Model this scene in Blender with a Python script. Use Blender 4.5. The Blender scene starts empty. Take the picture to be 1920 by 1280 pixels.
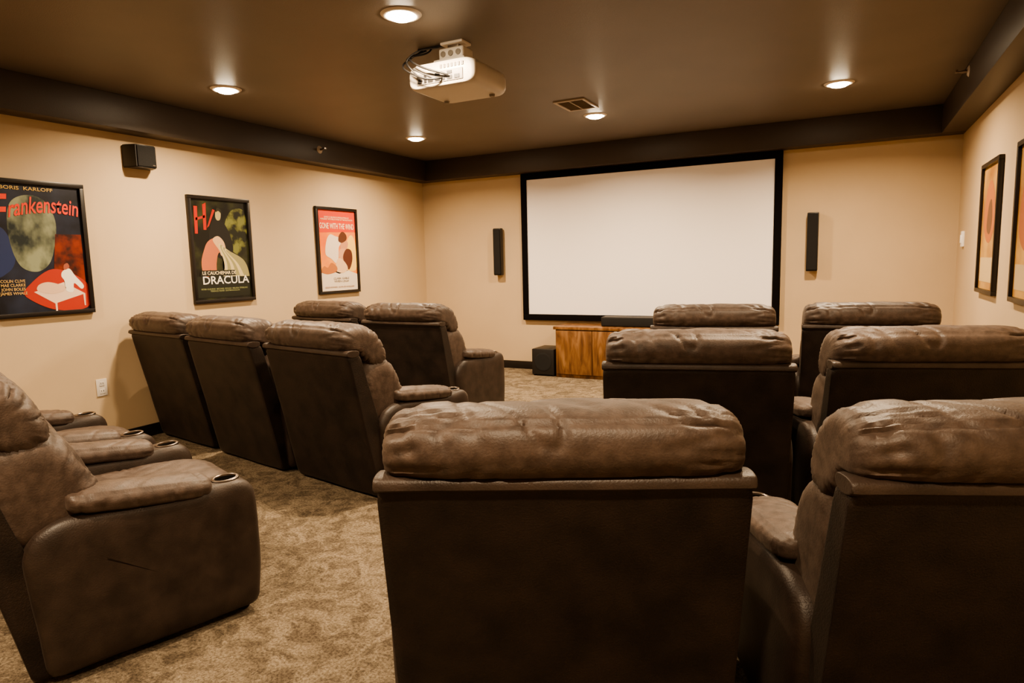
import bpy, bmesh, math, random
from mathutils import Vector, Matrix, noise
PI=math.pi
C=bpy.context.scene.collection
random.seed(4)
# ------------------------------------------------------------------ materials
MATS={}
def new_mat(name):
    m=bpy.data.materials.new(name); m.use_nodes=True
    nt=m.node_tree; b=nt.nodes['Principled BSDF']
    return m,nt,b
def flat(name,col,rough=.5,metal=0,spec=.5,emit=0,ecol=None):
    if name in MATS: return MATS[name]
    m,nt,b=new_mat(name)
    b.inputs['Base Color'].default_value=(*col,1); b.inputs['Roughness'].default_value=rough
    b.inputs['Metallic'].default_value=metal; b.inputs['Specular IOR Level'].default_value=spec
    if emit:
        b.inputs['Emission Color'].default_value=(*(ecol or col),1); b.inputs['Emission Strength'].default_value=emit
    n=nt.nodes.new('ShaderNodeTexNoise'); n.inputs['Scale'].default_value=60
    tc=nt.nodes.new('ShaderNodeTexCoord'); nt.links.new(tc.outputs['Object'],n.inputs['Vector'])
    bp=nt.nodes.new('ShaderNodeBump'); bp.inputs['Strength'].default_value=.03; bp.inputs['Distance'].default_value=.002
    nt.links.new(n.outputs['Fac'],bp.inputs['Height']); nt.links.new(bp.outputs['Normal'],b.inputs['Normal'])
    MATS[name]=m; return m
def noisy(name,c1,c2,scale=6,rough=.6,bscale=80,bstr=.2,bdist=.004,detail=4,spec=.5,stretch=(1,1,1),lo=.35,hi=.65,bump2=None,sheen=0,rough2=None):
    m,nt,b=new_mat(name); N=nt.nodes; L=nt.links
    tc=N.new('ShaderNodeTexCoord'); mp=N.new('ShaderNodeMapping'); mp.inputs['Scale'].default_value=stretch
    L.new(tc.outputs['Object'],mp.inputs['Vector'])
    n=N.new('ShaderNodeTexNoise'); n.inputs['Scale'].default_value=scale; n.inputs['Detail'].default_value=detail
    L.new(mp.outputs[0],n.inputs['Vector'])
    r=N.new('ShaderNodeValToRGB'); r.color_ramp.elements[0].position=lo; r.color_ramp.elements[1].position=hi
    r.color_ramp.elements[0].color=(*c1,1); r.color_ramp.elements[1].color=(*c2,1)
    L.new(n.outputs['Fac'],r.inputs['Fac']); L.new(r.outputs['Color'],b.inputs['Base Color'])
    b.inputs['Roughness'].default_value=rough; b.inputs['Specular IOR Level'].default_value=spec
    if rough2 is not None:
        mr=N.new('ShaderNodeMapRange'); mr.inputs[3].default_value=rough; mr.inputs[4].default_value=rough2
        L.new(n.outputs['Fac'],mr.inputs[0]); L.new(mr.outputs[0],b.inputs['Roughness'])
    if sheen:
        b.inputs['Sheen Weight'].default_value=sheen; b.inputs['Sheen Roughness'].default_value=.4
        b.inputs['Sheen Tint'].default_value=(1,.85,.7,1)
    n2=N.new('ShaderNodeTexNoise'); n2.inputs['Scale'].default_value=bscale; n2.inputs['Detail'].default_value=3
    L.new(tc.outputs['Object'],n2.inputs['Vector'])
    bp=N.new('ShaderNodeBump'); bp.inputs['Strength'].default_value=bstr; bp.inputs['Distance'].default_value=bdist
    L.new(n2.outputs['Fac'],bp.inputs['Height'])
    last=bp
    if bump2:
        n3=N.new('ShaderNodeTexNoise'); n3.noise_type='RIDGED_MULTIFRACTAL'; n3.inputs['Scale'].default_value=bump2[0]; n3.inputs['Detail'].default_value=3; n3.inputs['Distortion'].default_value=.7
        L.new(mp.outputs[0],n3.inputs['Vector'])
        b2=N.new('ShaderNodeBump'); b2.inputs['Strength'].default_value=bump2[1]; b2.inputs['Distance'].default_value=bump2[2]; b2.invert=True
        L.new(n3.outputs['Fac'],b2.inputs['Height']); L.new(bp.outputs['Normal'],b2.inputs['Normal']); last=b2
    L.new(last.outputs['Normal'],b.inputs['Normal'])
    MATS[name]=m; return m
WALL=noisy('wall_paint',(.545,.415,.268),(.575,.440,.285),2,.75,260,.10,.003)
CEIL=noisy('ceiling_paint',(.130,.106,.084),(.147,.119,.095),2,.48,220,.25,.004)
SOFF=noisy('soffit_paint',(.044,.032,.024),(.052,.038,.029),2,.42,220,.25,.004)
BASEB=flat('baseboard_paint',(.012,.009,.008),.4)
def carpet():
    m,nt,b=new_mat('carpet_pile'); N=nt.nodes; L=nt.links
    tc=N.new('ShaderNodeTexCoord')
    a=N.new('ShaderNodeTexNoise'); a.inputs['Scale'].default_value=8.5; a.inputs['Detail'].default_value=7; a.inputs['Roughness'].default_value=.72; a.inputs['Distortion'].default_value=1.4
    c=N.new('ShaderNodeTexNoise'); c.inputs['Scale'].default_value=100; c.inputs['Detail'].default_value=5; c.inputs['Roughness'].default_value=.8
    L.new(tc.outputs['Object'],a.inputs['Vector']); L.new(tc.outputs['Object'],c.inputs['Vector'])
    r=N.new('ShaderNodeValToRGB'); e=r.color_ramp.elements
    e[0].position=.41; e[0].color=(.190,.150,.108,1); e[1].position=.57; e[1].color=(.375,.306,.222,1)
    L.new(a.outputs['Fac'],r.inputs['Fac'])
    r2=N.new('ShaderNodeValToRGB'); e=r2.color_ramp.elements
    e[0].position=.37; e[0].color=(.42,.40,.38,1); e[1].position=.61; e[1].color=(1.22,1.22,1.22,1)
    L.new(c.outputs['Fac'],r2.inputs['Fac'])
    mx=N.new('ShaderNodeMix'); mx.data_type='RGBA'; mx.blend_type='MULTIPLY'; mx.inputs[0].default_value=1
    L.new(r.outputs[0],mx.inputs[6]); L.new(r2.outputs[0],mx.inputs[7]); L.new(mx.outputs[2],b.inputs['Base Color'])
    b.inputs['Roughness'].default_value=.95; b.inputs['Specular IOR Level'].default_value=.1
    b1=N.new('ShaderNodeBump'); b1.inputs['Strength'].default_value=.9; b1.inputs['Distance'].default_value=.015
    L.new(c.outputs['Fac'],b1.inputs['Height'])
    b2=N.new('ShaderNodeBump'); b2.inputs['Strength'].default_value=.5; b2.inputs['Distance'].default_value=.035
    L.new(a.outputs['Fac'],b2.inputs['Height']); L.new(b1.outputs['Normal'],b2.inputs['Normal']); L.new(b2.outputs['Normal'],b.inputs['Normal'])
    return m
CARP=carpet()
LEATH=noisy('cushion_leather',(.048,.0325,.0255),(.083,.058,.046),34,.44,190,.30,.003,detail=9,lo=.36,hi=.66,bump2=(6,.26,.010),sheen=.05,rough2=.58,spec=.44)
SHADEL=noisy('shell_leather_shaded',(.0088,.0052,.0038),(.0225,.0140,.0102),9,.55,240,.40,.004,detail=10,lo=.36,hi=.68,spec=.35,sheen=.04,bump2=(4,.12,.006))  # cushion leather darkened: shade on the chair backs put into the colour
ARML=noisy('arm_leather',(.0195,.0124,.0094),(.041,.0275,.0212),12,.48,220,.3,.003,detail=10,lo=.34,hi=.68,sheen=.04,spec=.42,bump2=(4,.12,.006))
BLACK=flat('black_plastic',(.012,.011,.011),.45)
CUPB=flat('cup_black',(.005,.004,.004),.5)
GRILLE=noisy('speaker_cloth',(.006,.006,.006),(.013,.012,.012),300,.9,700,.4,.002)
FRAMEM=flat('poster_frame_black',(.012,.009,.008),.35)
VELVET=flat('screen_frame_velvet',(.006,.005,.005),.9,spec=.1)
SCREEN=flat('screen_fabric',(.94,.90,.885),.9,spec=.1)
WHITE=flat('white_plastic',(.66,.61,.55),.4)
PWHITE=flat('projector_white',(.54,.50,.45),.4)
WHITED=flat('white_plastic_port',(.20,.175,.15),.5)
METAL=flat('brushed_metal',(.35,.3,.26),.3,metal=1)
DMETAL=flat('dark_metal',(.22,.18,.15),.35,metal=1)
LENS=flat('lamp_lens',(1,.85,.6),.5,emit=110,ecol=(1,.80,.54))
def wood():
    m,nt,b=new_mat('cabinet_wood'); N=nt.nodes; L=nt.links
    tc=N.new('ShaderNodeTexCoord'); mp=N.new('ShaderNodeMapping'); mp.inputs['Scale'].default_value=(1,1,.22); mp.inputs['Rotation'].default_value=(0,.35,0)
    L.new(tc.outputs['Object'],mp.inputs['Vector'])
    w=N.new('ShaderNodeTexNoise'); w.inputs['Scale'].default_value=16; w.inputs['Detail'].default_value=7; w.inputs['Distortion'].default_value=.9
    L.new(mp.outputs[0],w.inputs['Vector'])
    r=N.new('ShaderNodeValToRGB'); e=r.color_ramp.elements
    e[0].position=.3; e[0].color=(.085,.037,.016,1); e[1].position=.70; e[1].color=(.31,.170,.075,1)
    k=e.new(.5); k.color=(.185,.088,.036,1)
    L.new(w.outputs['Fac'],r.inputs['Fac']); L.new(r.outputs[0],b.inputs['Base Color']); b.inputs['Roughness'].default_value=.35
    return m
WOOD=wood()
# ------------------------------------------------------------------ helpers
def obj(name,bm,m,parent=None,smooth=True,fix=True):
    if fix: bmesh.ops.recalc_face_normals(bm,faces=bm.faces[:])
    me=bpy.data.meshes.new(name); bm.to_mesh(me); bm.free()
    me.materials.append(m)
    if smooth:
        me.shade_smooth()
        try: me.set_sharp_from_angle(angle=math.radians(38 if smooth is True else smooth))
        except Exception: pass
    o=bpy.data.objects.new(name,me); C.objects.link(o)
    if parent: o.parent=parent
    return o
def thing(name,label,cat,loc=(0,0,0),rotz=0,group=None):
    o=bpy.data.objects.new(name,None); C.objects.link(o); o.empty_display_size=.1
    o.location=loc; o.rotation_euler=(0,0,rotz); o['label']=label; o['category']=cat
    if group: o['group']=group
    return o
def struct(name,bm,m,smooth=False):
    o=obj(name,bm,m,None,smooth); o['kind']='structure'; return o
def box(bm,x0,x1,y0,y1,z0,z1,bev=0,seg=2):
    r=bmesh.ops.create_cube(bm,size=1,matrix=Matrix.Translation(((x0+x1)/2,(y0+y1)/2,(z0+z1)/2))@Matrix.Diagonal((abs(x1-x0),abs(y1-y0),abs(z1-z0),1)))
    if bev:
        vs=set(r['verts']); es=[e for e in bm.edges if e.verts[0] in vs]
        bmesh.ops.bevel(bm,geom=es,offset=bev,segments=seg,profile=.6,affect='EDGES')
    return bm
def B(*a,**k):
    return box(bmesh.new(),*a,**k)
def lathe(bm,prof,seg=32,M=Matrix()):
    rings=[]
    for r,z in prof:
        if r<1e-6: rings.append([bm.verts.new(M@Vector((0,0,z)))])
        else: rings.append([bm.verts.new(M@Vector((r*math.cos(2*PI*k/seg),r*math.sin(2*PI*k/seg),z))) for k in range(seg)])
    for a,b in zip(rings,rings[1:]):
        for k in range(seg):
            k2=(k+1)%seg
            q=[a[k%len(a)],a[k2%len(a)],b[k2%len(b)],b[k%len(b)]]
            u=[]
            for v in q:
                if v not in u: u.append(v)
            if len(u)>2: bm.faces.new(u)
    return bm
def rounded(pts,rad,seg=5):
    out=[];n=len(pts)
    for i in range(n):
        p=Vector(pts[i]);a=Vector(pts[i-1]);c=Vector(pts[(i+1)%n]); r=rad[i] if isinstance(rad,(list,tuple)) else rad
        if r<=0: out.append(tuple(p)); continue
        u=(a-p).normalized();v=(c-p).normalized()
        p0=p+u*r;p1=p+v*r
        for k in range(seg+1):
            t=k/seg; q=(1-t)**2*p0+2*t*(1-t)*p+t*t*p1; out.append(tuple(q))
    return out
def closed_curve(pts,M,linear=False):
    n=len(pts); res=[]
    for i in range(n):
        p0,p1,p2,p3=[Vector(pts[(i+k-1)%n]) for k in range(4)]
        for k in range(12):
            t=k/12
            if linear: res.append(p1.lerp(p2,t))
            else: res.append(.5*((2*p1)+(-p0+p2)*t+(2*p0-5*p1+4*p2-p3)*t*t+(-p0+3*p1-3*p2+p3)*t**3))
    L=[0]
    for a,b in zip(res,res[1:]+res[:1]): L.append(L[-1]+(b-a).length)
    out=[];j=0
    for k in range(M):
        s=L[-1]*k/M
        while L[j+1]<s: j+=1
        f=(s-L[j])/max(1e-9,L[j+1]-L[j]); out.append(res[j].lerp(res[(j+1)%len(res)],f))
    return out
def pillow(pts,hw,e=6,wr=.005,endwr=.008,seed=0,M=104,seams=(),axis='x',xc=0,crown=0,endseam=True,NX=96,fold=9,linear=False,seamd=.005,pulls=1):
    """stuffed cushion: closed profile swept along an axis, closed by soft rounded ends"""
    prof=closed_curve(pts,M,linear); cy=sum(p.x for p in prof)/M; cz=sum(p.y for p in prof)/M; cen=Vector((cy,cz))
    tm=(1-.955**e)**(1/e)
    ts=[(-tm+2*tm*i/NX) for i in range(NX+1)]
    ends=[(1-s**e)**(1/e) for s in (.93,.89,.83,.76,.67,.57,.45,.32,.16)]
    ts=[-t for t in ends[::-1]]+ts+ends
    sm={}
    for sy,sz in seams:
        k=min(range(M),key=lambda k:(prof[k]-Vector((sy,sz))).length); sm[k]=1
    sst=lambda v: v*v*(3-2*v)
    bm=bmesh.new(); rings=[]
    for ti,t in enumerate(ts):
        s=max(0,1-abs(t)**e)**(1/e); ring=[]
        for k,p in enumerate(prof):
            d=p-cen; x=xc+hw*t
            a=k/M*2*PI; ca,sa=math.cos(a),math.sin(a)
            w=wr*noise.noise(Vector((x*4.5,p.x*7+seed,p.y*7)))
            near=min([abs(k-j) for j in sm]+[99])
            if pulls:
                # gathers: creases that run in from the end seams
                q=noise.noise(Vector((x*2.6+seed,ca*fold*.6,sa*fold*.6)))
                cr=sst(max(0,1-abs(q)*6))
                w-=endwr*cr*(.10+.90*abs(t)**3)
                # soft pulls across the cushion
                q2=noise.noise(Vector((x*10+seed*2+p.x*8,p.x*4,p.y*4)))
                c2=sst(max(0,1-abs(q2)*5.5))
                w-=wr*.5*c2*(1.5 if near<7 else .8)
            if k in sm: w-=seamd
            if endseam and abs(abs(t)-ends[0])<1e-6: w-=.005
            dd=d*s
            dirn=d.normalized() if d.length>1e-6 else d
            P=cen+dd+dirn*w*min(1,s*s*1.25)
            zz=P.y+crown*(1-t*t)*(1 if d.y>0 else 0)
            ring.append(bm.verts.new((x,P.x,zz)) if axis=='x' else bm.verts.new((P.x,x,zz)))
        rings.append(ring)
    for a,b in zip(rings,rings[1:]):
        for k in range(M): bm.faces.new((a[k],a[(k+1)%M],b[(k+1)%M],b[k]))
    for ring,t in ((rings[0],-1),(rings[-1],1)):
        x=xc+hw*t
        v=bm.verts.new((x,cen.x,cen.y) if axis=='x' else (cen.x,x,cen.y))
        for k in range(M): bm.faces.new((ring[k],ring[(k+1)%M],v))
    return bm
def tube(name,pts,r,m,parent=None):
    cu=bpy.data.curves.new(name,'CURVE'); cu.dimensions='3D'; sp=cu.splines.new('NURBS'); sp.points.add(len(pts)-1)
    for p,q in zip(sp.points,pts): p.co=(*q,1)
    sp.use_endpoint_u=True; sp.order_u=3; cu.bevel_depth=r; cu.bevel_resolution=3; cu.use_fill_caps=True
    t=bpy.data.objects.new('tmp',cu); C.objects.link(t); bpy.context.view_layer.update()
    me=bpy.data.meshes.new_from_object(t.evaluated_get(bpy.context.evaluated_depsgraph_get()))
    bpy.data.objects.remove(t); me.name=name; me.materials.clear(); me.materials.append(m); me.shade_smooth()
    o=bpy.data.objects.new(name,me); C.objects.link(o)
    if parent: o.parent=parent
    return o
def bore(o,x,y,z0,z1,r):
    """cut a round hole straight down into a mesh"""
    bm=bmesh.new(); bmesh.ops.create_cone(bm,cap_ends=True,segments=36,radius1=r,radius2=r,depth=z1-z0,matrix=Matrix.Translation((x,y,(z0+z1)/2)))
    me=bpy.data.meshes.new('cut'); bm.to_mesh(me); bm.free()
    c=bpy.data.objects.new('cut',me); C.objects.link(c)
    md=o.modifiers.new('b','BOOLEAN'); md.operation='DIFFERENCE'; md.object=c; md.solver='EXACT'
    bpy.context.view_layer.update()
    nm=bpy.data.meshes.new_from_object(o.evaluated_get(bpy.context.evaluated_depsgraph_get()))
    o.modifiers.clear()
    if len(nm.polygons)>200:
        nm.name=o.name; nm.shade_smooth()
        try: nm.set_sharp_from_angle(angle=math.radians(45))
        except Exception: pass
        o.data=nm
    bpy.data.objects.remove(c)
def dup(root,loc,rotz,label):
    r=root.copy(); C.objects.link(r); r.location=loc; r.rotation_euler=(0,0,rotz); r['label']=label
    for ch in list(root.children):
        c=ch.copy(); C.objects.link(c); c.parent=r
        for g in ch.children:
            d=g.copy(); C.objects.link(d); d.parent=c
    return r
# ------------------------------------------------------------------ room
LX,RX,DY,BY,H,S,W=-4.649,.8266,6.758,-1.6,2.44,2.209,.175
struct('floor',B(LX-.1,RX+.1,BY-.1,DY+.1,-.1,0),CARP)
struct('ceiling',B(LX-.1,RX+.1,BY-.1,DY+.1,H,H+.1),CEIL)
struct('wall_left',B(LX-.1,LX,BY-.1,DY+.1,0,H),WALL)
struct('wall_right',B(RX,RX+.1,BY-.1,DY+.1,0,H),WALL)
struct('wall_far',B(LX,RX,DY,DY+.1,0,H),WALL)
struct('wall_back',B(LX,RX,BY-.1,BY,0,H),WALL)
struct('trim_1',B(LX,LX+W,BY,DY-W,S,H,bev=.006),SOFF,True)
struct('trim_2',B(LX,RX,DY-W,DY,S,H,bev=.006),SOFF,True)
struct('trim_3',B(RX-W,RX,BY,DY-W,S,H,bev=.006),SOFF,True)
struct('baseboard_left',B(LX,LX+.014,BY,DY-.014,0,.09,bev=.004),BASEB,True)
struct('baseboard_far',B(LX,RX,DY-.014,DY,0,.09,bev=.004),BASEB,True)
struct('baseboard_right',B(RX-.014,RX,BY,DY-.014,0,.09,bev=.004),BASEB,True)
# ------------------------------------------------------------------ recliner
YO=-.45
def sh(bm):
    bmesh.ops.translate(bm,vec=(0,YO,0),verts=bm.verts[:]); return bm
G='brown leather recliners in angled rows'
def make_recliner():
    r=thing('recliner','', 'recliner chair',group=G)
    shell=rounded([(.165,.012),(-.002,.806),(.072,.806),(.30,.012)],[.02,.018,.018,.02])
    obj('back_shell',sh(pillow(shell,.373,e=36,wr=.006,endwr=.001,seed=31,M=110,endseam=False,linear=True,NX=40,pulls=0)),SHADEL,r,50)
    lip=[(-.009,.792),(-.012,.804),(-.004,.817),(.03,.820),(.068,.813),(.068,.79),(.03,.782)]
    obj('top_trim',sh(pillow(lip,.3755,e=30,wr=.003,endwr=.002,seed=3,M=36,seams=[(-.011,.794)],endseam=False,seamd=.003,pulls=0)),ARML,r,60)
    head=[(.035,.812),(-.012,.820),(-.037,.855),(-.032,.905),(.010,.938),(.08,.947),(.155,.934),(.22,.895),(.268,.83),(.294,.76),(.282,.705),(.20,.69),(.12,.74),(.08,.785)]
    obj('headrest_cushion',sh(pillow(head,.364,e=6.5,wr=.009,endwr=.013,seed=1,seams=[(-.014,.921),(.17,.925)],crown=.005,fold=10)),LEATH,r,70)
    mid=[(.12,.42),(.07,.62),(.10,.74),(.17,.785),(.25,.775),(.32,.73),(.365,.65),(.405,.56),(.445,.49),(.44,.43),(.30,.40)]
    obj('back_cushion',sh(pillow(mid,.366,e=6,wr=.010,endwr=.011,seed=8,seams=[(.38,.60)],fold=9,seamd=.007)),LEATH,r,70)
    seat=[(.26,.32),(.25,.42),(.34,.452),(.55,.462),(.76,.456),(.87,.436),(.905,.39),(.89,.33),(.80,.30),(.5,.295)]
    obj('seat_cushion',sh(pillow(seat,.246,e=9,wr=.006,endwr=.006,seed=11,seams=[(.87,.44)])),LEATH,r,70)
    foot=[(.83,.07),(.825,.20),(.84,.31),(.885,.325),(.912,.27),(.915,.16),(.895,.075),(.86,.055)]
    obj('footrest',sh(pillow(foot,.243,e=10,wr=.003,endwr=.004,seed=14,M=40)),LEATH,r,70)
    obj('seat_base',sh(B(-.245,.245,.24,.83,.05,.31,bev=.01)),BLACK,r)
    for s in (-1,1):
        p=rounded([(.20,.025),(.165,.44),(.25,.512),(.64,.490),(.852,.501),(.866,.20),(.845,.025)],[.03,.06,.07,.06,.075,.15,.035],7)
        a=obj('armrest',sh(pillow(p,.083,e=7,wr=.004,endwr=.0,seed=40+s,M=110,xc=s*.330,endseam=False,linear=True,NX=16,pulls=0)),ARML,r,60)
        bore(a,s*.330,.772+YO,.435,.6,.0375)
        pad=[(-.072,.466),(-.088,.485),(-.088,.507),(-.065,.528),(0,.536),(.065,.528),(.088,.507),(.088,.485),(.072,.466),(0,.462)]
        pad=[(x+s*.330,z) for x,z in pad]
        bm=pillow(pad,.210,e=6,wr=.004,endwr=.004,seed=20+s,M=60,axis='y',xc=.500,seams=[(s*.330-.075,.523),(s*.330+.075,.523)],seamd=.004)
        for v in bm.verts: v.co.z+=(.71-v.co.y)*.12
        obj('arm_pad',sh(bm),LEATH,r,70)
        M=Matrix.Translation((s*.330,.772+YO,.4985))@Matrix.Rotation(.05,4,'X')
        cup=obj('cup_holder',lathe(bmesh.new(),[(.0345,-.004),(.0355,.001),(.038,.0028),(.043,.0026),(.046,.0005),(.046,-.006),(.036,-.006),(.0345,-.004)],36,M),DMETAL,r)
        obj('cup_liner',lathe(bmesh.new(),[(0,-.056),(.032,-.056),(.0347,-.050),(.0350,-.003)],36,M),CUPB,cup)
        for y in (.27,.80):
            obj('foot',sh(lathe(bmesh.new(),[(0,0),(.022,0),(.025,.005),(.025,.04),(0,.04)],18,Matrix.Translation((s*.33,y,0)))),BLACK,r)
    return r
proto=make_recliner()
chairs=[ # x, y of top rear edge, angle, label
 (-.485,1.145,24.5,'brown leather recliner seen from behind, at bottom centre, nearest the camera'),
 (.365,1.475,22,'brown leather recliner at bottom right corner, cut off by the right edge of the photo'),
 (-.525,2.625,14,'brown recliner directly in front of the bottom centre recliner, in the middle right-hand row'),
 (.315,2.955,17,'brown recliner by the right wall in the middle right-hand row, beside the framed poster'),
 (-.725,4.10,9,'front-row brown recliner standing before the wooden cabinet and right half of the screen'),
 (.135,4.39,7,'front-row brown recliner by the right wall, right of the projection screen'),
 (-2.52,.915,-19,'brown recliner at bottom left corner showing its whole right armrest and cup holder'),
 (-3.41,1.14,-14,'recliner at left edge showing only armrests and cup holders, near the wall outlet'),
 (-4.225,2.85,-10,'leftmost recliner of the three side by side, next to the left wall'),
 (-3.395,2.68,-11,'middle recliner of the three side by side below the centre poster'),
 (-2.545,2.54,-11,'rightmost recliner of the three side by side, its right armrest toward the aisle'),
 (-3.91,4.12,-8,'left recliner of the front-row pair below the poster with orange sky'),
 (-2.98,3.96,-3,'right recliner of the front-row pair, its armrest reaching toward the subwoofer'),
]
for i,(x,y,a,l) in enumerate(chairs):
    a=math.radians(a); loc=(x-math.sin(a)*.45,y+math.cos(a)*.45,0)
    if i==0: proto.location=loc; proto.rotation_euler=(0,0,a); proto['label']=l
    else: dup(proto,loc,a,l)
# ------------------------------------------------------------------ screen, speakers, cabinet
t=thing('projection_screen','large white fixed projection screen with black velvet frame on the far wall','projection screen',(-1.935,DY,1.39))
x0,x1,z0,z1,f=-1.363,1.363,-.8165,.8165,.068
bm=bmesh.new()
box(bm,x0,x1,-.045,0,z1-f,z1,bev=.004); box(bm,x0,x1,-.045,0,z0,z0+f,bev=.004)
box(bm,x0,x0+f,-.045,0,z0+f,z1-f,bev=.004); box(bm,x1-f,x1,-.045,0,z0+f,z1-f,bev=.004)
obj('frame',bm,VELVET,t); obj('screen_fabric',B(x0+f,x1-f,-.03,-.005,z0+f,z1-f),SCREEN,t,False)
def wall_speaker(x,label):
    t=thing('wall_speaker',label,'speaker',(x,DY,1.355),0,'slim speakers either side of the screen')
    obj('body',B(-.048,.048,-.085,-.02,-.268,.268,bev=.008),BLACK,t)
    bm=bmesh.new(); box(bm,-.043,.043,-.1,-.084,-.258,.258,bev=.007,seg=3); obj('grille',bm,GRILLE,t)
    obj('bracket',B(-.02,.02,-.02,0,-.06,.06),BLACK,t)
wall_speaker(-3.595,'slim black vertical speaker on far wall left of the screen')
wall_speaker(-.30,'slim black vertical speaker on far wall right of the screen')
t=thing('cabinet','low reddish wooden media cabinet under the projection screen','cabinet',(-1.93,6.55,0))
obj('body',B(-.82,.82,-.18,.19,.0,.515,bev=.004),WOOD,t)
obj('top',B(-.84,.84,-.205,.2,.515,.548,bev=.005),WOOD,t)
for k in range(4):
    a=-.81+k*.405
    bm=bmesh.new(); box(bm,a+.003,a+.402,-.198,-.18,.04,.505,bev=.004); obj('door',bm,WOOD,t)
t=thing('centre_speaker','low black bar speaker lying on the wooden cabinet','speaker',(-1.93,6.52,.548))
obj('body',B(-.34,.34,-.07,.07,0,.10,bev=.012),BLACK,t); obj('grille',B(-.325,.325,-.08,-.069,.01,.09,bev=.005),GRILLE,t)
t=thing('subwoofer','square black subwoofer on the carpet left of the wooden cabinet','subwoofer',(-2.905,6.53,0))
obj('body',B(-.13,.13,-.16,.17,.015,.295,bev=.008),BLACK,t)
Mx=Matrix.Translation((0,-.16,.153))@Matrix.Rotation(PI/2,4,'X')
obj('driver',lathe(bmesh.new(),[(0,.003),(.08,.0035),(.095,.004),(.10,.002),(.10,0)],36,Mx),GRILLE,t)
for a in (-1,1):
    for b in (-.13,.14): obj('foot',lathe(bmesh.new(),[(0,0),(.015,0),(.015,.02),(0,.02)],12,Matrix.Translation((a*.11,b,0))),BLACK,t)
# surround speaker on the left wall
t=thing('surround_speaker','small black angled surround speaker high on the left wall','speaker',(LX,3.12,2.055),0)
p=[(-.105,0),(-.105,.03),(-.075,.12),(.075,.12),(.105,.03),(.105,0)]
bm=bmesh.new()
a=[bm.verts.new((x,y,-.08)) for y,x in p]; b=[bm.verts.new((x,y,.08)) for y,x in p]
bm.faces.new(a); bm.faces.new(b[::-1])
for i in range(6): bm.faces.new((a[i],b[i],b[(i+1)%6],a[(i+1)%6]))
bmesh.ops.bevel(bm,geom=bm.edges[:],offset=.006,segments=2,affect='EDGES')
obj('body',bm,BLACK,t); obj('grille',B(.119,.125,-.069,.069,-.071,.071,bev=.002),GRILLE,t)
obj('badge',B(.124,.127,.040,.060,-.064,-.057),METAL,t)
# ------------------------------------------------------------------ posters
def text_mesh(name,s,w,h,m,parent,x,z,lay,shear=0,rot=0,arc=0):
    cu=bpy.data.curves.new('t','FONT'); cu.body=s; cu.align_x='CENTER'; cu.shear=shear; cu.resolution_u=3
    cu.offset=.012
    t=bpy.data.objects.new('tmp',cu); C.objects.link(t); bpy.context.view_layer.update()
    me=bpy.data.meshes.new_from_object(t.evaluated_get(bpy.context.evaluated_depsgraph_get())); bpy.data.objects.remove(t)
    xs=[v.co.x for v in me.vertices]; ys=[v.co.y for v in me.vertices]
    cx,cy=(min(xs)+max(xs))/2,(min(ys)+max(ys))/2; sx=w/(max(xs)-min(xs)); sy=h/(max(ys)-min(ys))
    c,sn=math.cos(rot),math.sin(rot)
    for v in me.vertices:
        a,b=(v.co.x-cx)*sx,(v.co.y-cy)*sy
        b+=arc*(1-(2*a/w)**2)
        v.co=(x+a*c-b*sn,-lay,z+a*sn+b*c)
    me.name=name; me.materials.clear(); me.materials.append(m)
    o=bpy.data.objects.new(name,me); C.objects.link(o); o.parent=parent; return o
def ink(c,rough=.45):
    return flat('ink_%02x%02x%02x'%tuple(int(v*255) for v in c),c,rough)
PW,PH,PF=.60,.862,.028
IW,IH=PW-2*PF,PH-2*PF
def shape(name,pts,c,parent,lay,smooth=False):
    if smooth: pts=[tuple(p) for p in closed_curve(pts,len(pts)*6)]
    bm=bmesh.new()
    vs=[bm.verts.new(((u-.5)*IW,-lay,(v-.5)*IH)) for u,v in pts]
    f=bm.faces.new(vs); bmesh.ops.triangulate(bm,faces=[f])
    m=c if not isinstance(c,tuple) else ink(c)
    o=obj(name,bm,m,parent,False); return o
def U(u): return (u-.5)*IW
def V(v): return (v-.5)*IH
def poster(label,x,y,z,rot,bg,group='framed film posters on the side walls'):
    t=thing('framed_poster',label,'poster',(x,y,z),rot,group)
    bm=bmesh.new(); w,h,f=PW/2,PH/2,PF
    box(bm,-w,w,-.03,0,h-f,h,bev=.003); box(bm,-w,w,-.03,0,-h,-h+f,bev=.003)
    box(bm,-w,-w+f,-.03,0,-h+f,h-f,bev=.003); box(bm,w-f,w,-.03,0,-h+f,h-f,bev=.003)
    obj('frame',bm,FRAMEM,t)
    p=obj('print',B(-w+f,w-f,-.012,-.004,-h+f,h-f),bg,t,False)
    return t,p
ZC=(1.8216+.964)/2
L0=.0128
CREAM=(.80,.68,.45); WHT=(.85,.80,.70)
# poster 1 : nearest on the left wall
bg1=noisy('print_dark_blue',(.006,.008,.014),(.02,.028,.055),5,.35,50,.02,.001)
grn=noisy('print_green_grey',(.012,.022,.024),(.26,.29,.19),7,.4,50,.02,.001,lo=.40,hi=.60,stretch=(1,1,.7))
mar=noisy('print_maroon',(.03,.006,.005),(.22,.03,.015),14,.4,50,.02,.001)
t,p=poster('framed horror film poster with red script title, nearest on the left wall',LX,2.407,ZC,PI/2,bg1)
shape('picture_shape',[(.0,.30),(.0,.62),(.12,.66),(.22,.52),(.22,.40),(.14,.32)],(.015,.03,.11),p,L0,True)
shape('picture_shape',[(.20,.50),(.18,.70),(.24,.86),(.42,.92),(.60,.88),(.70,.72),(.66,.52),(.58,.38),(.44,.32),(.28,.36)],grn,p,L0+.0003,True)
shape('picture_shape',[(.62,.30),(.68,.62),(.98,.62),(.98,.02),(.60,.02)],mar,p,L0+.0005)
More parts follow.
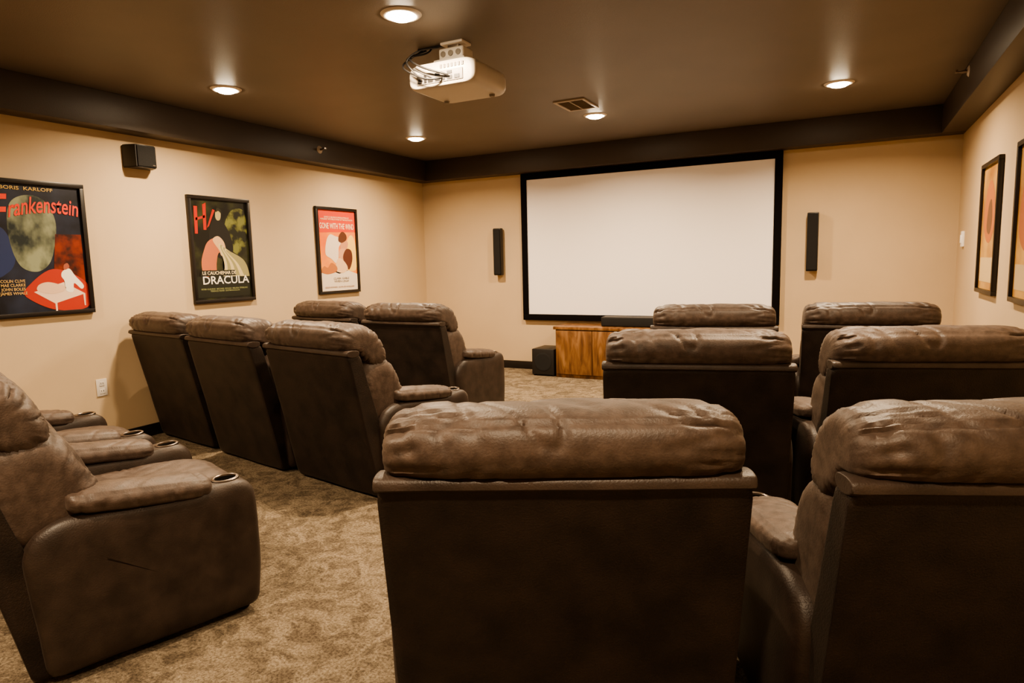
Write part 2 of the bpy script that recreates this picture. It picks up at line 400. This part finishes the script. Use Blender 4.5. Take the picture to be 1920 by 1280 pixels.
shape('picture_shape',[(.30,.19),(.62,.34),(.99,.22),(.99,.02),(.60,.01),(.30,.12)],(.42,.035,.02),p,L0+.0008,True)
shape('picture_shape',[(.38,.16),(.72,.23),(.96,.13),(.60,.06)],(.78,.58,.45),p,L0+.0012)
shape('picture_shape',[(.60,.06),(.622,.067),(.62,.0),(.60,.0)],(.78,.58,.45),p,L0+.0014)
shape('picture_shape',[(.935,.14),(.96,.13),(.955,.03),(.94,.03)],(.78,.58,.45),p,L0+.0014)
shape('picture_shape',[(.42,.17),(.44,.215),(.54,.235),(.66,.215),(.74,.19),(.70,.155),(.56,.14)],(.72,.50,.36),p,L0+.0018,True)
shape('picture_shape',[(.74,.16),(.73,.24),(.70,.28),(.72,.32),(.80,.34),(.86,.28),(.95,.20),(.92,.17),(.84,.22),(.82,.15)],WHT,p,L0+.0018,True)
shape('picture_shape',[(.74,.33),(.74,.37),(.785,.385),(.80,.35)],(.35,.10,.06),p,L0+.002,True)
text_mesh('lettering','BORIS  KARLOFF',IW*.56,.022,ink((.65,.42,.10)),p,U(.42),V(.968),L0+.002)
text_mesh('lettering','F',IW*.20,.20,ink((.80,.045,.015)),p,U(.115),V(.79),L0+.0025,shear=.25,rot=.05)
text_mesh('lettering','rankenstein',IW*.78,.105,ink((.80,.045,.015)),p,U(.585),V(.815),L0+.0026,shear=.3,rot=.05,arc=.028)
text_mesh('lettering','COLIN CLIVE\nMAE CLARKE\nJOHN BOLES\nJAMES WHALE',IW*.28,.10,ink((.62,.40,.14)),p,U(.17),V(.20),L0+.002)
# poster 2
bg2=noisy('print_black_olive',(.006,.006,.004),(.05,.055,.02),5,.35,50,.02,.001,lo=.45,hi=.7)
olv=noisy('print_olive',(.01,.012,.005),(.17,.18,.05),11,.4,50,.02,.001,lo=.45,hi=.6)
t,p=poster('framed dark horror film poster with white lettering, middle of three on the left wall',LX,3.792,ZC,PI/2,bg2)
for q in ([(.05,.66),(.10,.66),(.12,.93),(.06,.93)],[(.20,.70),(.25,.70),(.27,.97),(.21,.95)],[(.08,.79),(.24,.82),(.24,.845),(.08,.815)],[(.26,.72),(.30,.74),(.42,.90),(.38,.91)]):
    shape('picture_shape',q,(.42,.02,.01),p,L0)
shape('picture_shape',[(.55,.60),(.60,.80),(.75,.92),(.96,.90),(.97,.60),(.80,.45)],olv,p,L0,True)
shape('picture_shape',[(.28,.50),(.30,.70),(.36,.80),(.44,.84),(.54,.80),(.66,.66),(.70,.50),(.55,.40)],(.008,.007,.006),p,L0+.0005,True)
shape('picture_shape',[(.42,.83),(.43,.89),(.48,.905),(.52,.87),(.50,.81),(.45,.80)],(.42,.35,.16),p,L0+.001,True)
shape('picture_shape',[(.43,.88),(.46,.925),(.52,.91),(.53,.87),(.48,.895)],(.02,.02,.012),p,L0+.0012,True)
shape('picture_shape',[(.14,.25),(.12,.38),(.18,.50),(.25,.58),(.38,.62),(.48,.57),(.50,.50),(.42,.46),(.38,.36),(.36,.24),(.26,.30),(.22,.22)],(.48,.15,.07),p,L0+.001,True)
shape('picture_shape',[(.34,.60),(.44,.64),(.54,.58),(.56,.48),(.48,.44),(.44,.50)],(.62,.40,.22),p,L0+.0014,True)
for k in range(6):
    a=.46+k*.085
    shape('picture_shape',[(.44+k*.025,.54-k*.010),(.49+k*.027,.55-k*.012),(.60+k*.06,.36+k*.005),(a+.10,.20),(a+.02,.20),(.52+k*.05,.36)],((.58,.50,.27) if k%2==0 else (.30,.28,.13)),p,L0+.0016+k*.0001,True)
shape('picture_shape',[(.02,.02),(.98,.02),(.98,.225),(.02,.235)],(.012,.014,.008),p,L0+.0024)
shape('picture_shape',[(.08,.238),(.72,.238),(.70,.295),(.10,.295)],(.012,.012,.008),p,L0+.0025)
text_mesh('lettering','LE CAUCHEMAR DE',IW*.60,.028,ink(CREAM),p,U(.42),V(.268),L0+.003)
text_mesh('lettering','DRACULA',IW*.84,.066,ink(WHT),p,U(.54),V(.195),L0+.003)
text_mesh('lettering','PETER CUSHING  MICHAEL GOUGH  MELISSA STRIBLING\nTERENCE FISHER  EASTMANCOLOR',IW*.84,.03,ink((.28,.30,.14)),p,U(.5),V(.095),L0+.003)
# poster 3
bg3=noisy('print_orange_sky',(.70,.10,.02),(.85,.36,.07),4,.4,50,.02,.001,lo=.3,hi=.7)
t,p=poster('framed romance film poster with orange flames and white base, farthest on the left wall',LX,5.19,ZC,PI/2,bg3)
shape('picture_shape',[(0,.72),(1,.74),(1,1),(0,1)],(.62,.06,.025),p,L0)
shape('picture_shape',[(0,0),(1,0),(1,.20),(.75,.25),(.5,.21),(.25,.26),(0,.22)],(.72,.62,.50),p,L0+.0004)
shape('picture_shape',[(.62,.30),(.70,.55),(.86,.70),(.98,.60),(.98,.26)],(.86,.55,.12),p,L0+.0004,True)
shape('picture_shape',[(.16,.46),(.20,.62),(.30,.70),(.44,.68),(.56,.66),(.60,.60),(.52,.54),(.50,.42),(.44,.34),(.30,.40)],(.72,.60,.48),p,L0+.0008,True)
shape('picture_shape',[(.52,.62),(.54,.69),(.64,.74),(.74,.70),(.74,.64),(.62,.60)],(.10,.035,.02),p,L0+.0012,True)
shape('picture_shape',[(.56,.54),(.60,.62),(.70,.64),(.78,.60),(.74,.52),(.64,.48)],(.55,.26,.14),p,L0+.0011,True)
shape('picture_shape',[(.50,.44),(.56,.52),(.70,.52),(.80,.46),(.74,.40),(.60,.38)],(.62,.32,.18),p,L0+.0013,True)
shape('picture_shape',[(.62,.42),(.72,.52),(.86,.50),(.88,.38),(.78,.26),(.68,.32)],(.10,.03,.02),p,L0+.0015,True)
shape('picture_shape',[(.40,.26),(.48,.40),(.62,.38),(.74,.28),(.60,.22)],(.72,.48,.28),p,L0+.0017,True)
shape('picture_shape',[(.03,.24),(.10,.31),(.20,.29),(.30,.35),(.44,.30),(.42,.24),(.2,.21)],(.45,.16,.05),p,L0+.0019,True)
text_mesh('lettering','DAVID O. SELZNICK\'S PRODUCTION OF\nMARGARET MITCHELL\'S STORY OF THE OLD SOUTH',IW*.86,.036,ink(CREAM),p,U(.5),V(.90),L0+.003)
text_mesh('lettering','GONE WITH THE WIND',IW*.92,.058,ink((.90,.68,.48)),p,U(.5),V(.805),L0+.003)
text_mesh('lettering','CLARK GABLE\nVIVIEN LEIGH',IW*.42,.05,ink((.25,.20,.16)),p,U(.55),V(.135),L0+.003)
text_mesh('lettering','LESLIE HOWARD  OLIVIA DE HAVILLAND',IW*.8,.016,ink((.35,.2,.14)),p,U(.5),V(.045),L0+.003)
# right wall posters
bg4=noisy('print_gold',(.30,.12,.03),(.62,.38,.12),4,.35,50,.02,.001,lo=.3,hi=.7)
t,p=poster('thin black framed golden film poster on right wall, between light switch and edge poster',RX,5.29,ZC-.007,-PI/2,bg4)
shape('picture_shape',[(.15,.55),(.25,.80),(.50,.88),(.75,.75),(.8,.5),(.55,.38),(.3,.42)],(.45,.15,.05),p,L0,True)
shape('picture_shape',[(.35,.50),(.42,.68),(.58,.72),(.66,.56),(.55,.45)],(.15,.07,.04),p,L0+.0005,True)
shape('picture_shape',[(.05,.06),(.95,.06),(.95,.26),(.05,.26)],(.60,.45,.24),p,L0+.0003)
t,p=poster('framed poster on right wall cut off by the right edge of the photo',RX,4.21,ZC-.007,-PI/2,bg4)
shape('picture_shape',[(.1,.45),(.3,.85),(.7,.85),(.9,.5),(.5,.3)],(.4,.12,.04),p,L0,True)
shape('picture_shape',[(.05,.05),(.95,.05),(.95,.22),(.05,.22)],(.55,.42,.24),p,L0+.0003)
# ------------------------------------------------------------------ outlet, switch
t=thing('wall_outlet','white duplex power outlet low on the left wall','outlet',(LX,2.71,.43),PI/2)
obj('cover_plate',B(-.037,.037,-.007,0,-.06,.06,bev=.003),WHITE,t)
for s in (-1,1):
    k=obj('socket',B(-.017,.017,-.0095,-.006,s*.027-.017,s*.027+.017,bev=.002),WHITE,t)
    bm=bmesh.new()
    for q in (-.007,.007): box(bm,q-.0015,q+.0015,-.0102,-.009,s*.027-.002,s*.027+.009)
    obj('slot',bm,BLACK,k,False)
SWM=flat('switch_plate_white',(.92,.90,.88),.3)
t=thing('light_switch','white light switch on right wall near the far corner','light switch',(RX,6.43,1.335),-PI/2)
obj('cover_plate',B(-.04,.04,-.018,0,-.062,.062,bev=.003),SWM,t); obj('rocker',B(-.016,.016,-.025,-.017,-.032,.032,bev=.002),SWM,t)
# ------------------------------------------------------------------ ceiling: downlights, vent, sprinklers, projector
LCOL=(1,.755,.495)
def lamp(x,y):
    ld=bpy.data.lights.new('downlight_lamp','AREA'); ld.shape='DISK'; ld.size=.12; ld.energy=49; ld.color=LCOL; ld.spread=math.radians(155)
    o=bpy.data.objects.new('downlight_lamp',ld); C.objects.link(o); o.location=(x,y,H-.034)
def downlight(x,y,label):
    t=thing('downlight',label,'ceiling light',(x,y,H),0,'recessed ceiling downlights')
    obj('trim_ring',lathe(bmesh.new(),[(.066,-.001),(.070,-.007),(.078,-.010),(.092,-.007),(.100,0),(.066,0)],40),WHITE,t)
    obj('lens',lathe(bmesh.new(),[(.0675,-.002),(.063,-.013),(.047,-.022),(.02,-.0265),(0,-.027)],32),LENS,t)
    lamp(x,y)
downlight(-1.97,2.74,'recessed round ceiling light nearest, just above the projector')
downlight(-3.78,3.22,'recessed round ceiling light above the middle poster of the left wall')
downlight(-3.74,5.36,'recessed round ceiling light near the far left corner')
downlight(-1.93,5.38,'recessed round ceiling light beside the air vent')
downlight(-.10,5.37,'recessed round ceiling light at right, above the right end of the screen')
for x,y in ((-.10,2.9),(-3.8,.7),(-1.95,.3),(-.15,.1)): lamp(x,y)
t=thing('air_vent','rectangular louvred air vent in the ceiling, in front of the screen','air vent',(-1.92,4.92,H))
bm=bmesh.new(); w,h=.125,.17
box(bm,-w,w,-h,-h+.022,-.012,0,bev=.003); box(bm,-w,w,h-.022,h,-.012,0,bev=.003); box(bm,-w,-w+.022,-h+.022,h-.022,-.012,0,bev=.003); box(bm,w-.022,w,-h+.022,h-.022,-.012,0,bev=.003)
VENT=flat('vent_paint',(.42,.35,.28),.5)
obj('frame',bm,VENT,t); obj('backing',B(-w+.02,w-.02,-h+.02,h-.02,-.002,0),BLACK,t,False)
bm=bmesh.new()
for k in range(13):
    y=-h+.034+k*.0227
    r=bmesh.ops.create_cube(bm,size=1,matrix=Matrix.Translation((0,y,-.007))@Matrix.Rotation(.7,4,'X')@Matrix.Diagonal((.2,.012,.0012,1)))
box(bm,-.004,.004,-h+.02,h-.02,-.012,-.003)
obj('louvre',bm,VENT,t,False)
def sprinkler(x,y,z,rot,label):
    t=thing('fire_sprinkler',label,'sprinkler',(x,y,z),rot,'sidewall fire sprinklers')
    R=Matrix.Rotation(PI/2,4,'X')   # local z -> -y
    obj('escutcheon',lathe(bmesh.new(),[(0,0),(.034,0),(.036,.004),(.026,.012),(.012,.014),(0,.014)],24,R),VENT,t)
    obj('nozzle',lathe(bmesh.new(),[(0,.012),(.010,.012),(.010,.035),(.006,.05),(.004,.066),(0,.066)],16,R),METAL,t)
    obj('deflector',B(-.016,.016,-.078,-.064,-.002,.014,bev=.001),METAL,t)
sprinkler(RX-W+.002,5.25,2.385,-PI/2,'small sprinkler head on the dark soffit above the right wall')
sprinkler(LX+W-.002,4.83,2.33,PI/2,'small sprinkler head on the dark soffit above the left wall')
# projector
PZ=2.172
t=thing('projector','white ceiling mounted video projector with black cables looping at its rear','projector',(-1.96,3.23,PZ))
prof=[(x*1.05,z*.81) for x,z in rounded([(-.205,0),(.205,0),(.205,.165),(-.205,.165)],[.06,.06,.075,.075],9)]
bm=bmesh.new(); rings=[]
for y,s in ((-.174,.87),(-.171,.92),(-.162,.96),(-.148,.985),(-.12,1),(.12,1),(.16,.985),(.185,.95),(.198,.90),(.203,.84)):
    rings.append([bm.verts.new((x*s,y,.067+(z-.067)*s)) for x,z in prof])
n=len(prof)
for a,b in zip(rings,rings[1:]):
    for k in range(n): bm.faces.new((a[k],a[(k+1)%n],b[(k+1)%n],b[k]))
bm.faces.new(rings[0]); bm.faces.new(rings[-1][::-1])
obj('body',bm,PWHITE,t,50)
obj('port_panel',B(-.15,.14,-.179,-.166,.022,.080,bev=.004),flat('port_panel_grey',(.22,.20,.18),.5),t)
bm=bmesh.new()
for k,(a,b) in enumerate(((-.140,-.115),(-.10,-.085),(-.075,-.045),(-.03,.0),(.015,.03),(.045,.075),(.09,.12))):
    box(bm,a,b,-.182,-.178,.030,.049)
    if k%2: box(bm,a,b,-.182,-.178,.057,.072)
obj('socket',bm,BLACK,t,False)
bm=bmesh.new()
for k in range(7): box(bm,.0+k*.022,.012+k*.022,-.178,-.160,.092,.110)
obj('rear_grille',bm,WHITED,t,False)
Ml=Matrix.Translation((.07,.19,.067))@Matrix.Rotation(-PI/2,4,'X')
obj('lens',lathe(bmesh.new(),[(.05,0),(.05,.03),(.045,.032),(.04,.01),(0,.018)],28,Ml),BLACK,t)
for x in (-.15,.15): obj('foot',lathe(bmesh.new(),[(0,-.012),(.014,-.012),(.016,-.004),(.016,.004),(0,.004)],18,Matrix.Translation((x,.12,0))),WHITED,t)
def cab(pts,r):
    tube('cable',[(a,b,c*.76) for a,b,c in pts],r,BLACK,t)['label']='black cable'
cab([(-.20,-.0,.338),(-.21,-.06,.30),(-.19,-.20,.22),(-.13,-.215,.16),(-.05,-.21,.11),(.04,-.20,.075),(.06,-.18,.055)],.0055)
cab([(-.22,-.01,.338),(-.24,-.10,.26),(-.225,-.22,.16),(-.14,-.225,.09),(-.06,-.22,.045),(.01,-.20,.045),(.015,-.178,.053)],.005)
cab([(-.16,-.01,.338),(-.15,-.05,.29),(-.22,-.15,.25),(-.18,-.23,.17),(-.12,-.21,.08),(-.115,-.178,.053)],.005)
cab([(-.10,-.03,.330),(-.10,-.12,.30),(-.17,-.19,.25),(-.20,-.22,.16),(-.08,-.22,.09),(-.04,-.178,.055)],.004)
mt=thing('projector_mount','white bracket fixing the projector to the ceiling','bracket',(-1.965,3.23,H))
obj('ceiling_plate',B(-.07,.07,-.05,.05,-.014,0,bev=.004),WHITE,mt)
blk=obj('bracket_block',B(-.078,.078,-.055,.055,-.098,-.034,bev=.012,seg=3),WHITE,mt)
bm=bmesh.new()
for a in (-.048,0,.048): lathe(bm,[(0,.062),(.015,.06),(.017,.05)],18,Matrix.Translation((a,0,-.066))@Matrix.Rotation(PI/2,4,'X'))
obj('bolt_cover',bm,WHITED,blk)
obj('stem',B(-.035,.035,-.03,.03,-.038,-.012,bev=.004),METAL,mt)
obj('base_plate',B(-.10,.10,-.08,.08,-.134,-.096,bev=.01),WHITE,mt)
obj('cable_clip',B(-.24,-.07,-.02,0,-.012,0,bev=.002),BLACK,mt)
# ------------------------------------------------------------------ world & camera
w=bpy.data.worlds.new('World'); bpy.context.scene.world=w; w.use_nodes=True
w.node_tree.nodes['Background'].inputs[0].default_value=(.5,.35,.22,1); w.node_tree.nodes['Background'].inputs[1].default_value=.03
f,yaw,pitch,roll,h=1225.53,.4748,.1213,-.0240,1.2387
fw=Vector((-math.sin(yaw)*math.cos(pitch),math.cos(yaw)*math.cos(pitch),-math.sin(pitch)))
rt=Vector((math.cos(yaw),math.sin(yaw),0)); up=rt.cross(fw); c,s=math.cos(roll),math.sin(roll)
r2=c*rt+s*up; u2=-s*rt+c*up
cd=bpy.data.cameras.new('camera'); cam=bpy.data.objects.new('camera',cd); C.objects.link(cam)
cam.matrix_world=Matrix(((r2.x,u2.x,-fw.x,0),(r2.y,u2.y,-fw.y,0),(r2.z,u2.z,-fw.z,h),(0,0,0,1)))
cd.sensor_width=36; cd.lens=f*36/1920; cd.clip_start=.02
bpy.context.scene.camera=cam
bpy.context.scene.view_settings.look='AgX - Medium High Contrast'
bpy.context.scene.view_settings.exposure=.2
